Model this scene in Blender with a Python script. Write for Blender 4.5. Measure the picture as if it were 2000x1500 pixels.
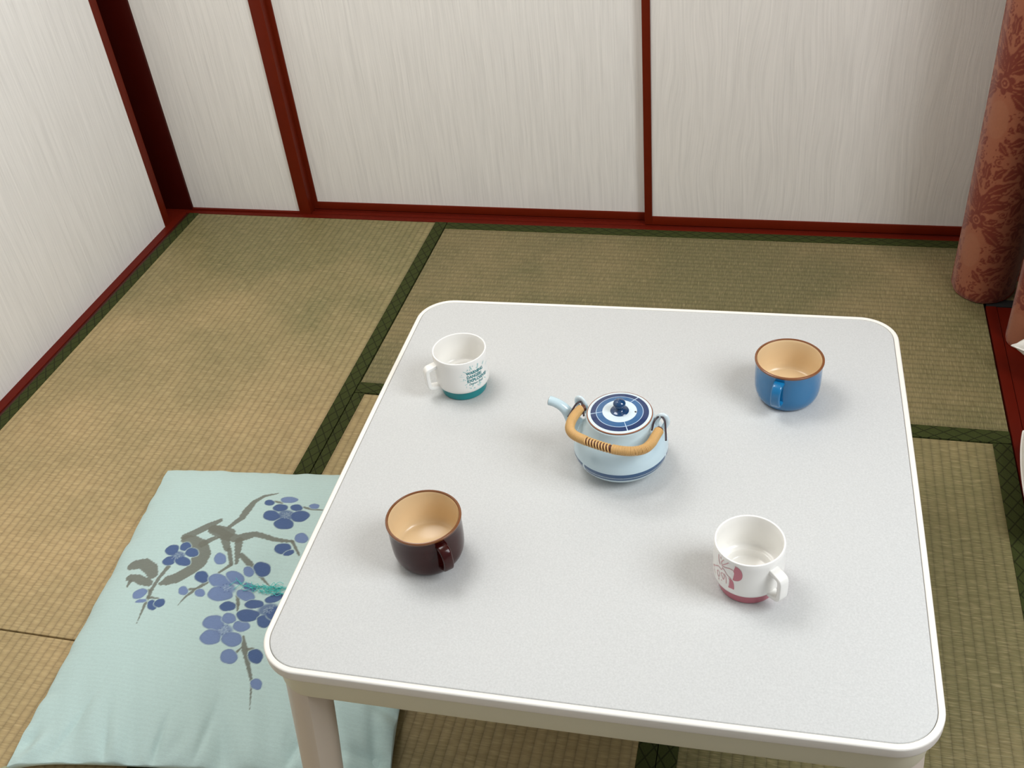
import bpy, bmesh, math, random
import numpy as np
from mathutils import Vector, Matrix
for o in list(bpy.data.objects): bpy.data.objects.remove(o)
SC = bpy.context.scene
COL = SC.collection
random.seed(7); RNG = np.random.default_rng(7)
PI = math.pi

# ---------------------------------------------------------------- camera, world, lights, exposure
cd = bpy.data.cameras.new('camera'); cam = bpy.data.objects.new('camera', cd); COL.objects.link(cam)
cam.location = (1.56663, -2.23423, 1.31302)
cam.rotation_euler = (0.90315, 0.092445, 0.232255)
cd.sensor_fit = 'HORIZONTAL'; cd.sensor_width = 36.0; cd.lens = 2033.74 / 2000 * 36.0
cd.clip_start = 0.01
SC.camera = cam
SC.view_settings.view_transform = 'Standard'; SC.view_settings.look = 'None'
SC.view_settings.gamma = 1.0; SC.view_settings.use_curve_mapping = False
SC.view_settings.exposure = -0.10

wd = bpy.data.worlds.new('world'); SC.world = wd; wd.use_nodes = True
bg = wd.node_tree.nodes['Background']
bg.inputs[0].default_value = (0.95, 0.97, 1.0, 1); bg.inputs[1].default_value = 0.37

def area(name, loc, target, size, power, color, shape='DISK', size_y=None):
    d = bpy.data.lights.new(name, 'AREA'); d.shape = shape; d.size = size
    if size_y: d.size_y = size_y
    d.energy = power; d.color = color
    o = bpy.data.objects.new(name, d); COL.objects.link(o); o.location = loc
    o.rotation_euler = (Vector(target) - Vector(loc)).to_track_quat('-Z', 'Y').to_euler()
    return o
# round ceiling lamp above the far side of the table: it lights the room below and the ceiling around it
pl = bpy.data.lights.new('ceiling_lamp_light', 'POINT'); pl.energy = 40; pl.shadow_soft_size = .32; pl.color = (0.97, 0.985, 1.0)
po = bpy.data.objects.new('ceiling_lamp_light', pl); COL.objects.link(po); po.location = (0.76, -0.90, 1.90)
area('window_light', (2.75, -1.55, 1.80), (0.45, -0.70, 0.25), 0.9, 39, (0.93, 0.97, 1.0), 'RECTANGLE', 1.1)

# ---------------------------------------------------------------- helpers
def s2l(c):
    return tuple((v/12.92 if v <= 0.04045 else ((v+0.055)/1.055)**2.4) for v in [x/255 for x in c])
def npl(c):
    return np.array(s2l(c))
def link(name, me, mats, parent=None, smooth=True, loc=None):
    o = bpy.data.objects.new(name, me); COL.objects.link(o)
    if not isinstance(mats, (list, tuple)): mats = [mats]
    for m in mats: me.materials.append(m)
    if smooth:
        me.polygons.foreach_set('use_smooth', [True]*len(me.polygons))
    if parent: o.parent = parent
    if loc: o.location = loc
    return o
def mesh(name, vs, fs, mats, parent=None, smooth=True, midx=None, cols=None, loc=None, sharp=None):
    me = bpy.data.meshes.new(name)
    me.from_pydata([tuple(v) for v in vs], [], fs if isinstance(fs, list) else fs.tolist()); me.update()
    o = link(name, me, mats, parent, smooth, loc)
    if midx is not None: me.polygons.foreach_set('material_index', np.asarray(midx, dtype=np.int32))
    if cols is not None:
        a = me.color_attributes.new('Col', 'FLOAT_COLOR', 'POINT')
        c = np.ones((len(vs), 4), dtype=np.float32); c[:, :3] = cols
        a.data.foreach_set('color', c.ravel())
    if sharp: me.set_sharp_from_angle(angle=math.radians(sharp))
    return o
def bmobj(name, bm, mats, parent=None, smooth=False, loc=None, sharp=None):
    bmesh.ops.recalc_face_normals(bm, faces=bm.faces)
    me = bpy.data.meshes.new(name); bm.to_mesh(me); bm.free()
    o = link(name, me, mats, parent, smooth, loc)
    if sharp: me.set_sharp_from_angle(angle=math.radians(sharp))
    return o
def addbox(bm, x0, x1, y0, y1, z0, z1, bev=0.0, seg=2):
    r = bmesh.ops.create_cube(bm, size=1.0)
    for v in r['verts']:
        v.co = Vector((x0+(v.co.x+.5)*(x1-x0), y0+(v.co.y+.5)*(y1-y0), z0+(v.co.z+.5)*(z1-z0)))
    if bev:
        es = list({e for v in r['verts'] for e in v.link_edges})
        bmesh.ops.bevel(bm, geom=es, offset=bev, segments=seg, affect='EDGES', profile=.6)
def box(name, x0, x1, y0, y1, z0, z1, mat, parent=None, bev=0.002, seg=2):
    bm = bmesh.new(); addbox(bm, x0, x1, y0, y1, z0, z1, bev, seg)
    return bmobj(name, bm, mat, parent, smooth=True, sharp=35)
def empty(name, loc, label, cat, group=None, rotz=0):
    o = bpy.data.objects.new(name, None); COL.objects.link(o); o.location = loc; o.rotation_euler = (0, 0, rotz)
    o.empty_display_size = .05
    o['label'] = label; o['category'] = cat
    if group: o['group'] = group
    return o
def tag(o, label, cat, group=None):
    o['label'] = label; o['category'] = cat
    if group: o['group'] = group
    return o
def struct(o): o['kind'] = 'structure'; return o
def lathe(name, prof, n, mats, parent=None, segm=None, loc=None, sharp=40, a_of=None):
    """prof [(r,z)], closed to the axis where r==0"""
    vs = []; fs = []; mi = []; rows = []
    for (r, z) in prof:
        if r < 1e-7:
            rows.append([len(vs)]); vs.append((0, 0, z))
        else:
            rows.append(list(range(len(vs), len(vs)+n)))
            vs += [(r*math.cos(2*PI*k/n), r*math.sin(2*PI*k/n), z) for k in range(n)]
    for i in range(len(rows)-1):
        a, b = rows[i], rows[i+1]
        for k in range(n):
            k2 = (k+1) % n
            if len(a) == 1 and len(b) == 1: continue
            if len(a) == 1: fs.append([a[0], b[k], b[k2]])
            elif len(b) == 1: fs.append([a[k2], a[k], b[0]])
            else: fs.append([a[k], b[k], b[k2], a[k2]])
            if segm is None: mi.append(0)
            else:
                s = segm[i]
                mi.append(s(2*PI*(k+.5)/n) if callable(s) else s)
    me = bpy.data.meshes.new(name); me.from_pydata(vs, [], fs); me.update()
    o = link(name, me, mats, parent, True, loc)
    me.polygons.foreach_set('material_index', np.array(mi, dtype=np.int32))
    bm = bmesh.new(); bm.from_mesh(me); bmesh.ops.recalc_face_normals(bm, faces=bm.faces); bm.to_mesh(me); bm.free()
    me.set_sharp_from_angle(angle=math.radians(sharp))
    return o
def smooth_path(pts, n):
    """Catmull-Rom resampling"""
    P = [np.array(q, float) for q in pts]; P = [2*P[0]-P[1]] + P + [2*P[-1]-P[-2]]
    out = []
    m = len(P)-3
    for i in range(n+1):
        t = i/n*m; k = min(int(t), m-1); u = t-k
        a, b, c, d = P[k:k+4]
        out.append(.5*((2*b)+(-a+c)*u+(2*a-5*b+4*c-d)*u*u+(-a+3*b-3*c+d)*u**3))
    return out
def sweep(name, path, sec, mats, parent=None, closed=False, caps=True, up=(0, 0, 1), loc=None, scale=None, sharp=50):
    """sec: list of (a,b) in the frame (side, up)"""
    vs = []; n = len(sec); P = [Vector(p) for p in path]; m = len(P)
    N = Vector(up)
    for i in range(m):
        if closed: T = P[(i+1) % m]-P[i-1]
        else: T = P[min(i+1, m-1)]-P[max(i-1, 0)]
        T.normalize(); N = (N - T*N.dot(T)); N.normalize(); S = T.cross(N)
        s = scale[i] if scale else 1.0
        for a, b in sec: vs.append(P[i]+S*a*s+N*b*s)
    fs = []
    for i in range(m if closed else m-1):
        j = (i+1) % m
        for k in range(n):
            k2 = (k+1) % n; fs.append([i*n+k, i*n+k2, j*n+k2, j*n+k])
    if caps and not closed:
        fs.append(list(range(n))[::-1]); fs.append([(m-1)*n+k for k in range(n)])
    o = mesh(name, vs, fs, mats, parent, True, loc=loc)
    bm = bmesh.new(); bm.from_mesh(o.data); bmesh.ops.recalc_face_normals(bm, faces=bm.faces); bm.to_mesh(o.data); bm.free()
    o.data.set_sharp_from_angle(angle=math.radians(sharp))
    return o
def circ(r, n=16): return [(r*math.cos(2*PI*k/n), r*math.sin(2*PI*k/n)) for k in range(n)]
def rrect(w, h, r, n=4):
    out = []
    for cx, cy, a0 in ((w/2-r, h/2-r, 0), (-w/2+r, h/2-r, 90), (-w/2+r, -h/2+r, 180), (w/2-r, -h/2+r, 270)):
        for k in range(n+1):
            a = math.radians(a0+90*k/n); out.append((cx+r*math.cos(a), cy+r*math.sin(a)))
    return out

# ---------------------------------------------------------------- materials
class NT:
    def __init__(s, name):
        s.m = bpy.data.materials.new(name); s.m.use_nodes = True; s.t = s.m.node_tree
        s.b = s.t.nodes['Principled BSDF']
    def n(s, typ, **kw):
        x = s.t.nodes.new(typ)
        for k, v in kw.items():
            if k.startswith('i_'):
                key = k[2:]; key = int(key) if key.isdigit() else key
                x.inputs[key].default_value = v
            else: setattr(x, k, v)
        return x
    def l(s, a, b): s.t.links.new(a, b)
    def math(s, op, a, b=None, c=None):
        x = s.n('ShaderNodeMath', operation=op)
        for i, v in enumerate((a, b, c)):
            if v is None: continue
            if isinstance(v, (int, float)): x.inputs[i].default_value = v
            else: s.l(v, x.inputs[i])
        return x.outputs[0]
    def noise(s, vec, scale, detail=2, rough=.5):
        x = s.n('ShaderNodeTexNoise'); x.inputs['Scale'].default_value = scale
        x.inputs['Detail'].default_value = detail; x.inputs['Roughness'].default_value = rough
        if vec is not None: s.l(vec, x.inputs['Vector'])
        return x.outputs['Fac']
    def ramp(s, fac, stops):
        x = s.n('ShaderNodeValToRGB'); e = x.color_ramp.elements
        while len(e) < len(stops): e.new(.5)
        for i, (p, c) in enumerate(stops): e[i].position = p; e[i].color = (*c, 1)
        s.l(fac, x.inputs[0]); return x.outputs[0]
    def mix(s, fac, a, b, mode='MIX'):
        x = s.n('ShaderNodeMix', data_type='RGBA', blend_type=mode)
        for sock, v in ((x.inputs[0], fac), (x.inputs[6], a), (x.inputs[7], b)):
            if isinstance(v, (int, float)): sock.default_value = v
            elif isinstance(v, tuple): sock.default_value = (*v[:3], 1)
            else: s.l(v, sock)
        return x.outputs[2]
    def objxyz(s):
        tc = s.n('ShaderNodeTexCoord'); sp = s.n('ShaderNodeSeparateXYZ'); s.l(tc.outputs['Object'], sp.inputs[0])
        return tc.outputs['Object'], sp.outputs[0], sp.outputs[1], sp.outputs[2]
    def vec(s, x, y, z):
        c = s.n('ShaderNodeCombineXYZ')
        for i, v in enumerate((x, y, z)):
            if isinstance(v, (int, float)): c.inputs[i].default_value = v
            else: s.l(v, c.inputs[i])
        return c.outputs[0]
    def bump(s, h, dist, strength=1.0):
        x = s.n('ShaderNodeBump'); x.inputs['Distance'].default_value = dist; x.inputs['Strength'].default_value = strength
        s.l(h, x.inputs['Height']); s.l(x.outputs[0], s.b.inputs['Normal']); return x
    def set(s, rough=.5, color=None, spec=None, coat=None, sheen=None):
        s.b.inputs['Roughness'].default_value = rough
        if color is not None:
            if isinstance(color, tuple): s.b.inputs['Base Color'].default_value = (*color[:3], 1)
            else: s.l(color, s.b.inputs['Base Color'])
        if spec is not None: s.b.inputs['Specular IOR Level'].default_value = spec
        if coat is not None: s.b.inputs['Coat Weight'].default_value = coat; s.b.inputs['Coat Roughness'].default_value = .08
        if sheen is not None: s.b.inputs['Sheen Weight'].default_value = sheen
        return s.m

def plain(name, rgb, rough=.4, spec=None, var=.03, scale=40, coat=None):
    t = NT(name); o, x, y, z = t.objxyz()
    f = t.noise(o, scale, 3)
    c = s2l(rgb); a = tuple(v*(1-var) for v in c); b = tuple(min(1, v*(1+var)) for v in c)
    return t.set(rough, t.mix(f, a, b), spec, coat)

def tatami(name, along, tan, seed, light_grad=0.0, shade_tone=1.0):
    """woven rush: rows run along `along`, threads across; tan = how far the rush has faded from green, with floor light painted in"""
    t = NT(name); o, x, y, z = t.objxyz()
    u, v = (x, y) if along == 'x' else (y, x)
    P = 0.0152
    vv = t.math('DIVIDE', t.math('ADD', v, 50.0), P); col = t.math('FLOOR', vv); fr = t.math('FRACT', vv)
    # rounded profile between two warp lines
    hump = t.math('POWER', t.math('SINE', t.math('MULTIPLY', fr, PI)), 0.45)
    par = t.math('MODULO', col, 2.0)
    uu = t.math('ADD', t.math('MULTIPLY', u, 1.0), t.math('MULTIPLY', par, 0.0017))
    th = t.noise(t.vec(t.math('MULTIPLY', uu, 330.0), t.math('MULTIPLY', col, 3.17), seed), 1.0, 1)
    th2 = t.noise(t.vec(t.math('MULTIPLY', u, 620.0), t.math('MULTIPLY', v, 55.0), seed+3.0), 1.0, 2)
    big = t.noise(t.vec(x, y, seed*1.7), 3.2, 3, .6)
    g1, g2 = [tuple(v*shade_tone for v in s2l(c_)) for c_ in ((134, 126, 85), (118, 110, 72))]  # rush colours scaled down to paint shade on the back and right mats
    t1, t2 = [tuple(v*shade_tone for v in s2l(c_)) for c_ in ((196, 170, 124), (172, 147, 104))]
    fade_light = t.math('MINIMUM', t.math('MAXIMUM', t.math('ADD', t.math('MULTIPLY_ADD', y, -light_grad, t.math('MULTIPLY', t.math('SUBTRACT', big, .5), 1.5)), tan), 0.0), 1.0)  # rush fading plus painted light that grows towards the near end
    a = t.mix(fade_light, g1, t1); b = t.mix(fade_light, g2, t2)
    thr = t.math('MULTIPLY_ADD', t.math('SUBTRACT', th, .5), 2.2, .5)
    thr = t.math('MINIMUM', t.math('MAXIMUM', thr, 0.0), 1.0)
    c = t.mix(thr, b, a)
    c = t.mix(t.math('MAXIMUM', t.math('MULTIPLY', t.math('SUBTRACT', th2, .50), 1.6), 0.0), c, tuple(v*shade_tone for v in s2l((206, 186, 140))))
    dark = t.math('MULTIPLY_ADD', hump, .36, .66)
    c = t.mix(1.0, c, t.vec(dark, dark, dark), 'MULTIPLY')
    h = t.math('ADD', t.math('MULTIPLY', hump, .7), t.math('MULTIPLY', thr, .45))
    t.bump(h, 0.0011, .8)
    return t.set(.55, c, .35)
def heri(name, along):
    """green border cloth with a fine diamond grid"""
    t = NT(name); o, x, y, z = t.objxyz()
    u, v = (x, y) if along == 'x' else (y, x)
    a = t.math('DIVIDE', u, 0.034); b = t.math('DIVIDE', v, 0.022)
    f1 = t.math('ABSOLUTE', t.math('SUBTRACT', t.math('FRACT', t.math('ADD', t.math('ADD', a, b), 50.0)), .5))
    f2 = t.math('ABSOLUTE', t.math('SUBTRACT', t.math('FRACT', t.math('ADD', t.math('SUBTRACT', a, b), 50.0)), .5))
    ln = t.math('MINIMUM', f1, f2)
    m = t.math('MULTIPLY', t.math('LESS_THAN', ln, .06), .75)
    g = t.noise(t.vec(t.math('MULTIPLY', u, 500.0), t.math('MULTIPLY', v, 500.0), 0), 1.0, 1)
    c = t.mix(g, s2l((46, 52, 22)), s2l((66, 72, 34)))
    c = t.mix(m, c, s2l((28, 30, 12)))
    t.bump(g, .0004, .6)
    return t.set(.8, c, .15)
def wallpaper(name, along, base, waves=.006):
    t = NT(name); o, x, y, z = t.objxyz()
    u = x if along == 'x' else y
    w = t.math('MULTIPLY', t.math('SUBTRACT', t.noise(t.vec(t.math('MULTIPLY', u, 9.0), 0, t.math('MULTIPLY', z, 3.2)), 1.0, 1), .5), waves*4)
    uu = t.math('ADD', u, w)
    n1 = t.noise(t.vec(t.math('MULTIPLY', uu, 300.0), 0, t.math('MULTIPLY', z, 6.5)), 1.0, 2, .6)
    n2 = t.noise(t.vec(t.math('MULTIPLY', uu, 120.0), 3.0, t.math('MULTIPLY', z, 4.0)), 1.0, 3, .6)
    n3 = t.noise(t.vec(t.math('MULTIPLY', u, 900.0), 3.0, t.math('MULTIPLY', z, 900.0)), 1.0, 1)
    f = t.math('ADD', t.math('MULTIPLY', n1, .5), t.math('MULTIPLY', n2, .5))
    f = t.math('ADD', f, t.math('MULTIPLY', t.math('SUBTRACT', n3, .5), .12))
    c = s2l(base)
    col = t.ramp(f, [(.34, tuple(v*.90 for v in c)), (.5, c), (.66, tuple(min(1, v*1.07) for v in c))])
    t.bump(f, .0012, .5)
    return t.set(.85, col, .2)
def lacquer(name, rgb, rough=.35, spec=.4):
    t = NT(name); o, x, y, z = t.objxyz()
    f = t.noise(o, 25, 4, .6)
    c = s2l(rgb)
    col = t.mix(f, tuple(v*.86 for v in c), tuple(v*1.14 for v in c))
    t.bump(f, .0004, .4)
    return t.set(rough, col, spec)
def attr_mat(name, rough, spec=.5, bumps=None, sheen=None):
    t = NT(name); a = t.n('ShaderNodeAttribute', attribute_name='Col')
    col = a.outputs['Color']
    if bumps:
        o, x, y, z = t.objxyz()
        n = t.noise(t.vec(t.math('MULTIPLY', x, bumps[0]), t.math('MULTIPLY', y, bumps[1]), t.math('MULTIPLY', z, bumps[2])), 1.0, 2)
        k = t.math('MULTIPLY_ADD', n, .16, .92)
        col = t.mix(1.0, col, t.vec(k, k, k), 'MULTIPLY')
        t.bump(n, .0005, .5)
    return t.set(rough, col, spec, sheen=sheen)

M = {}
M['wall'] = wallpaper('woven_wallpaper', 'x', (229, 225, 219), .003)
M['wall_wavy'] = wallpaper('wavy_wallpaper', 'x', (226, 221, 214), .014)
M['wall_side'] = wallpaper('side_wallpaper', 'y', (235, 233, 229), .003)
M['red'] = lacquer('red_brown_lacquer', (102, 28, 8), .42, .16)
M['red_shaded'] = lacquer('shaded_red_brown_lacquer', (62, 10, 4), .45, .15)  # red brown lacquer with the shade of the corner niche painted in
M['sill'] = lacquer('worn_red_lacquer', (96, 22, 8), .55, .12)
M['sill_dark'] = lacquer('dark_sill_lacquer', (88, 18, 6), .5, .12)
M['groove'] = lacquer('groove_lacquer', (66, 18, 10), .5)
M['subfloor'] = plain('subfloor_board', (90, 70, 45), .8)
M['ceiling'] = plain('ceiling_board', (205, 198, 184), .7)
M['plaster'] = plain('plaster', (200, 192, 178), .9)
M['heri_x'] = heri('border_cloth_x', 'x'); M['heri_y'] = heri('border_cloth_y', 'y')
M['black'] = plain('black_cloth', (9, 10, 10), .7)
M['laminate'] = None

# ---------------------------------------------------------------- room shell
struct(box('floor', -0.3, 3.2, -3.6, 0.4, -0.10, -0.052, M['subfloor'], bev=0))
def mat_thing(x0, x1, y0, y1, along, tan, seed, label, borders, g='tatami mats covering the floor', bw=(.031, .031), light_grad=0.0, shade_tone=1.0):
    """a mat as a thing: rush surface with cloth borders along its long sides"""
    e = empty('tatami_mat', ((x0+x1)/2, (y0+y1)/2, 0), label, 'tatami mat', g)
    cx, cy = (x0+x1)/2, (y0+y1)/2
    g_ = .0009
    b = box('woven_surface', x0+g_, x1-g_, y0+g_, y1-g_, -.051, 0, tatami('rush_weave', along, tan, seed, light_grad, shade_tone), e, bev=.0022, seg=3)
    b.location = (-cx, -cy, 0)
    for side, w in zip(borders, bw):
        r = {'l': (x0, x0+w, y0, y1), 'r': (x1-w, x1, y0, y1), 'f': (x0, x1, y0, y0+w), 'b': (x0, x1, y1-w, y1)}[side]
        k = box('cloth_border', r[0]+g_*.6, r[1]-g_*.6, r[2]+g_*.6, r[3]-g_*.6, -.050, .0011, M['heri_y' if side in 'lr' else 'heri_x'], e, bev=.001, seg=2)
        k.location = (-cx, -cy, 0)
    return e
# the shared edges are measured in metres from the inner back left corner of the room
mat_thing(0, .741, -1.377, 0, 'y', -.10, 1.3, 'long tatami mat running along the left wall from the back corner', 'lr', bw=(.030, .032), light_grad=.85)
mat_thing(0, .741, -2.76, -1.378, 'y', .85, 2.9, 'tatami mat at the lower left, beyond the seam beside the mint cushion', 'lr', bw=(.030, .032))
mat_thing(.742, 2.0, -.700, 0, 'x', .10, 4.1, 'tatami mat lying crosswise along the back wall behind the table', 'bf', bw=(.032, .035), shade_tone=.76)
mat_thing(.742, 1.457, -2.10, -.701, 'y', .55, 6.7, 'tatami mat mostly hidden under the white table', 'lr', bw=(.024, .028))
mat_thing(1.457, 2.0, -2.10, -.701, 'y', .0, 8.2, 'greenish tatami mat showing along the right side of the table', 'lr', bw=(.029, .033), shade_tone=.86)
e6 = mat_thing(2.004, 2.9, -.235, 0, 'x', .1, 9.4, 'tatami mat behind the big curtain, edged in black, in the far right corner', '', shade_tone=.7)
box('cloth_border', 2.004, 2.9, -.262, -.236, -.05, .0011, M['black'], e6, bev=.001).location = (-2.452, .1175, 0)

# back wall: threshold with sliding grooves, two sliding doors, a post and a narrow papered wall panel
bm = bmesh.new()
addbox(bm, -.12, 2.9, .002, .020, -.06, -.0006, .001)
addbox(bm, -.12, 2.9, .0235, .0385, -.06, -.0012, .001)
addbox(bm, -.12, 2.9, .044, .14, -.06, -.0012, .001)
addbox(bm, -.12, 2.9, .0195, .050, -.06, -.0045)
struct(bmobj('trim_1', bm, M['sill'], smooth=True, sharp=35))
def door(name, x0, x1, y, mat, st, rail, wav):
    """sliding door: stiles, rails and a papered panel a little behind them; y is its front face"""
    H = 1.78
    e = bpy.data.objects.new(name, None); COL.objects.link(e); e.location = ((x0+x1)/2, y, 0); e['kind'] = 'structure'
    L = (-(x0+x1)/2, -y, 0)
    parts = [('stile', x0, x0+st, 0.001, H), ('stile', x1-st, x1, 0.001, H), ('rail', x0+st, x1-st, 0.001, rail), ('rail', x0+st, x1-st, H-.03, H)]
    for n, a, b, z0, z1 in parts:
        box(n, a, b, y, y+.019, z0, z1, mat, e, bev=.0012).location = L
    k = box('papered_panel', x0+st-.002, x1-st+.002, y+.004, y+.015, rail-.002, H-.028, M['wall_wavy' if wav else 'wall'], e, bev=0)
    k.location = L
    return e
door('door_1', .337, 1.285, .0450, M['red'], .0285, .0215, False)
door('door_2', 1.2470, 2.618, .0235, M['red'], .0185, .0235, True)
struct(box('trim_2', .3215, .3535, .0180, .12, -.001, 2.3, M['red'], bev=.0015))            # post left of the doors
struct(box('trim_3', -.125, -.0005, .0190, .12, -.001, 2.3, M['red_shaded'], bev=.0015))      # corner post
struct(box('wall_back', -.001, .3225, .0260, .10, 0.0035, 2.3, M['wall'], bev=0))
struct(box('trim_4', -.0005, .3218, .0185, .09, -.001, .0035, M['sill'], bev=.001))
struct(box('trim_5', .3535, 2.9, .010, .12, 1.781, 1.83, M['red'], bev=.002))               # lintel over the doors
struct(box('wall_back_upper', .3535, 2.9, .03, .10, 1.83, 2.3, M['plaster'], bev=0))
# left wall
struct(box('wall_left', -.10, -.034, -3.6, -.0766, -.001, 2.3, M['wall_side'], bev=0))
struct(box('trim_6', -.14, -.011, -3.6, .004, -.06, -.0005, M['sill'], bev=.001))
struct(box('trim_7', -.0112, -.0012, -3.6, .004, -.06, -.003, M['groove'], bev=.001))
struct(box('trim_8', -.10, -.0325, -.0770, -.0500, -.001, 2.3, M['red'], bev=.001))
struct(box('wall_left_return', -.16, -.12, -.08, .10, -.06, 2.3, M['red_shaded'], bev=0))
struct(box('ceiling', -.3, 3.2, -2.4, .3, 2.3, 2.34, M['ceiling'], bev=0))
# right side: sill board of the window alcove
struct(box('trim_9', 2.002, 2.0225, -3.0, -.2635, -.06, .002, M['sill_dark'], bev=.001))
struct(box('trim_10', 2.0235, 2.9, -3.0, -.2635, -.06, .0005, M['sill_dark'], bev=.001))
struct(box('wall_right', 2.62, 2.72, -1.2, .1, 0.0, 2.3, M['red_shaded'], bev=0))

# ---------------------------------------------------------------- table
TX, TY, TR, TH = 1.38576, -1.23048, .02326, .36
def table():
    e = empty('low_table', (TX, TY, 0), 'low square white table with rounded corners standing on the tatami', 'table', rotz=TR)
    # laminate panel
    t = NT('speckled_laminate'); o, x, y, z = t.objxyz()
    f = t.noise(o, 420, 2, .7); f2 = t.noise(o, 5, 2)
    c = t.ramp(f, [(.30, s2l((190, 191, 190))), (.5, s2l((196, 197, 196))), (.70, s2l((202, 203, 202)))])
    t.bump(f, .0002, .12)
    lam = t.set(.48, c, .35)
    band = plain('off_white_plastic_band', (236, 232, 224), .38, var=.01)
    frame = plain('cream_painted_frame', (226, 222, 198), .45, var=.015)
    legm = plain('cream_painted_leg', (212, 200, 186), .42, var=.015)
    def loft(name, rings, mat, cap_top=False, cap_bot=False, close=False):
        vs = []; fs = []; n = len(rings[0])
        for r in rings: vs += r
        m = len(rings)
        for i in range(m if close else m-1):
            j = (i+1) % m
            for k in range(n):
                k2 = (k+1) % n; fs.append([i*n+k, i*n+k2, j*n+k2, j*n+k])
        if cap_bot: fs.append(list(range(n))[::-1])
        if cap_top: fs.append([(m-1)*n+k for k in range(n)])
        ob = mesh(name, vs, fs, mat, e, True)
        bm = bmesh.new(); bm.from_mesh(ob.data); bmesh.ops.recalc_face_normals(bm, faces=bm.faces); bm.to_mesh(ob.data); bm.free()
        ob.data.set_sharp_from_angle(angle=math.radians(38)); return ob
    H = .375; R = .0555; BH = .0155
    def ring(half, r, z, n=14):
        out = []
        for x, y in rrect(half*2, half*2, r, n): out.append((x, y, z))
        # sides bow outwards by a couple of millimetres
        pts = []
        m = len(out)
        for a in range(m):
            p, q = out[a], out[(a+1) % m]; pts.append(p)
            if math.hypot(p[0]-q[0], p[1]-q[1]) > .2:
                for k in range(1, 12):
                    t_ = k/12; bx, by = p[0]+(q[0]-p[0])*t_, p[1]+(q[1]-p[1])*t_
                    b = .0016*math.sin(PI*t_); L_ = max(abs(bx), abs(by))
                    if abs(bx) > abs(by): bx += math.copysign(b, bx)
                    else: by += math.copysign(b, by)
                    pts.append((bx, by, z))
        return pts
    loft('tabletop', [ring(H-.0078, R-.0078, TH-.014), ring(H-.0078, R-.0078, TH-.0014), ring(H-.0086, R-.0086, TH-.0004), ring(H-.0105, R-.0105, TH)], lam, True, True)
    prof = [(H-.0064, TH-BH-.0006), (H-.0012, TH-BH), (H-.0003, TH-BH+.0010), (H, TH-BH+.0025), (H, TH-.0030)]
    for k in range(1, 7):
        a = math.radians(90*k/6); prof.append((H-.0024+.0024*math.cos(a), TH-.0026+.0026*math.sin(a)))
    prof += [(H-.0058, TH+.0003), (H-.0070, TH-.0004), (H-.0075, TH-.003), (H-.0075, TH-.0150)]
    loft('edge_band', [ring(h, R-(H-h), z) for h, z in prof], band, close=True)
    ha = H-.0085; ra = R-.006; zb = TH-.0585
    loft('apron', [ring(ha-.016, ra-.016, TH-.0158), ring(ha, ra, TH-.0158), ring(ha, ra, zb+.004), ring(ha-.0012, ra-.0012, zb+.0012), ring(ha-.004, ra-.004, zb), ring(ha-.012, ra-.012, zb), ring(ha-.016, ra-.016, zb+.004)], frame, close=True)
    # legs: rounded outside, chamfered towards the middle, splayed a little outwards
    for sx, sy in ((-1, -1), (1, -1), (1, 1), (-1, 1)):
        w = .062; r_ = .046
        sec = []
        for k in range(11):
            a = math.radians(180+90*k/10); sec.append((r_+r_*math.cos(a), r_+r_*math.sin(a)))
        sec = sec[1:-1]
        sec = [(0, .050), (0, .046)]+sec+[(.0445, .0006), (w-.004, .0125), (w, .018), (w, .030), (w-.004, .036), (w-.022, w-.008), (w-.030, w-.001), (.030, w), (.018, w), (.0125, w-.004)]
        rings = []
        for z, s in ((zb+.012, 1.0), (zb-.004, 1.0), (.20, .985), (.012, .93), (.004, .90)):
            sh = (TH-.058-z)*.070 if z < zb else 0
            hx = ha-.0022+sh
            rings.append([(sx*(hx-px*s), sy*(hx-py*s), z) for px, py in sec])
        loft('leg', rings, legm, True, True)
        hx = ha-.001+(TH-.058)*.070
        ft = [[(sx*(hx-px*.80-.005), sy*(hx-py*.80-.005), z) for px, py in sec] for z in (.0043, .0002)]
        loft('leg_glide', ft, plain('grey_glide', (120, 118, 112), .6), True, True)
    return e
T = table()

# ---------------------------------------------------------------- cups
G_CUP = 'cups on the white table'
def at(x, y): return (x, y, TH+.0004)
def stacking_mug(x, y, foot_rgb, ang, label, S=1.0):
    e = empty('mug', at(x, y), label, 'mug', G_CUP)
    wh = plain('white_melamine', (238, 236, 231), .22, .5, .008)
    r = .0397; H = .0702*S
    prof = [(0, .0125), (.030, .0125), (.0335, .0135), (.0365, .0148), (.0385, .0170), (.0395, .0210), (.0399, .030), (.0399, .045), (.0397, .062), (.0397, H-.0012), (.0392, H-.0002), (.0383, H), (.0374, H-.0003), (.0369, H-.0015),
            (.0366, .060), (.0365, .034), (.0358, .0285), (.0338, .0258), (.0305, .0250), (.0282, .0242), (.0268, .0215), (.0260, .0180), (.0240, .0163), (0, .0160)]
    lathe('body', prof, 96, wh, e)
    fp = [(.0300, .0130), (.0338, .0132), (.0336, .0120), (.0334, .0030), (.0330, .0008), (.0320, .0), (.0295, .0), (.0285, .0015), (.0280, .0110), (0, .0118)]
    f = lathe('foot', fp, 96, plain('foot_glaze', foot_rgb, .3, .5, .02), e)
    # angular ribbon handle
    A = math.radians(ang); d = (math.cos(A), math.sin(A))
    hp = [(.0385, .0555), (.0445, .0548), (.0515, .0535), (.0540, .0510), (.0546, .0465), (.0546, .038), (.0544, .030), (.0536, .0245), (.0512, .0215), (.0450, .0195), (.0385, .0185)]
    pts = [(d[0]*a, d[1]*a, z) for a, z in smooth_path(hp, 44)]
    h = sweep('handle', pts, rrect(.0128, .0060, .0014, 3), wh, e, up=(0, 0, 1))
    return e
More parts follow.
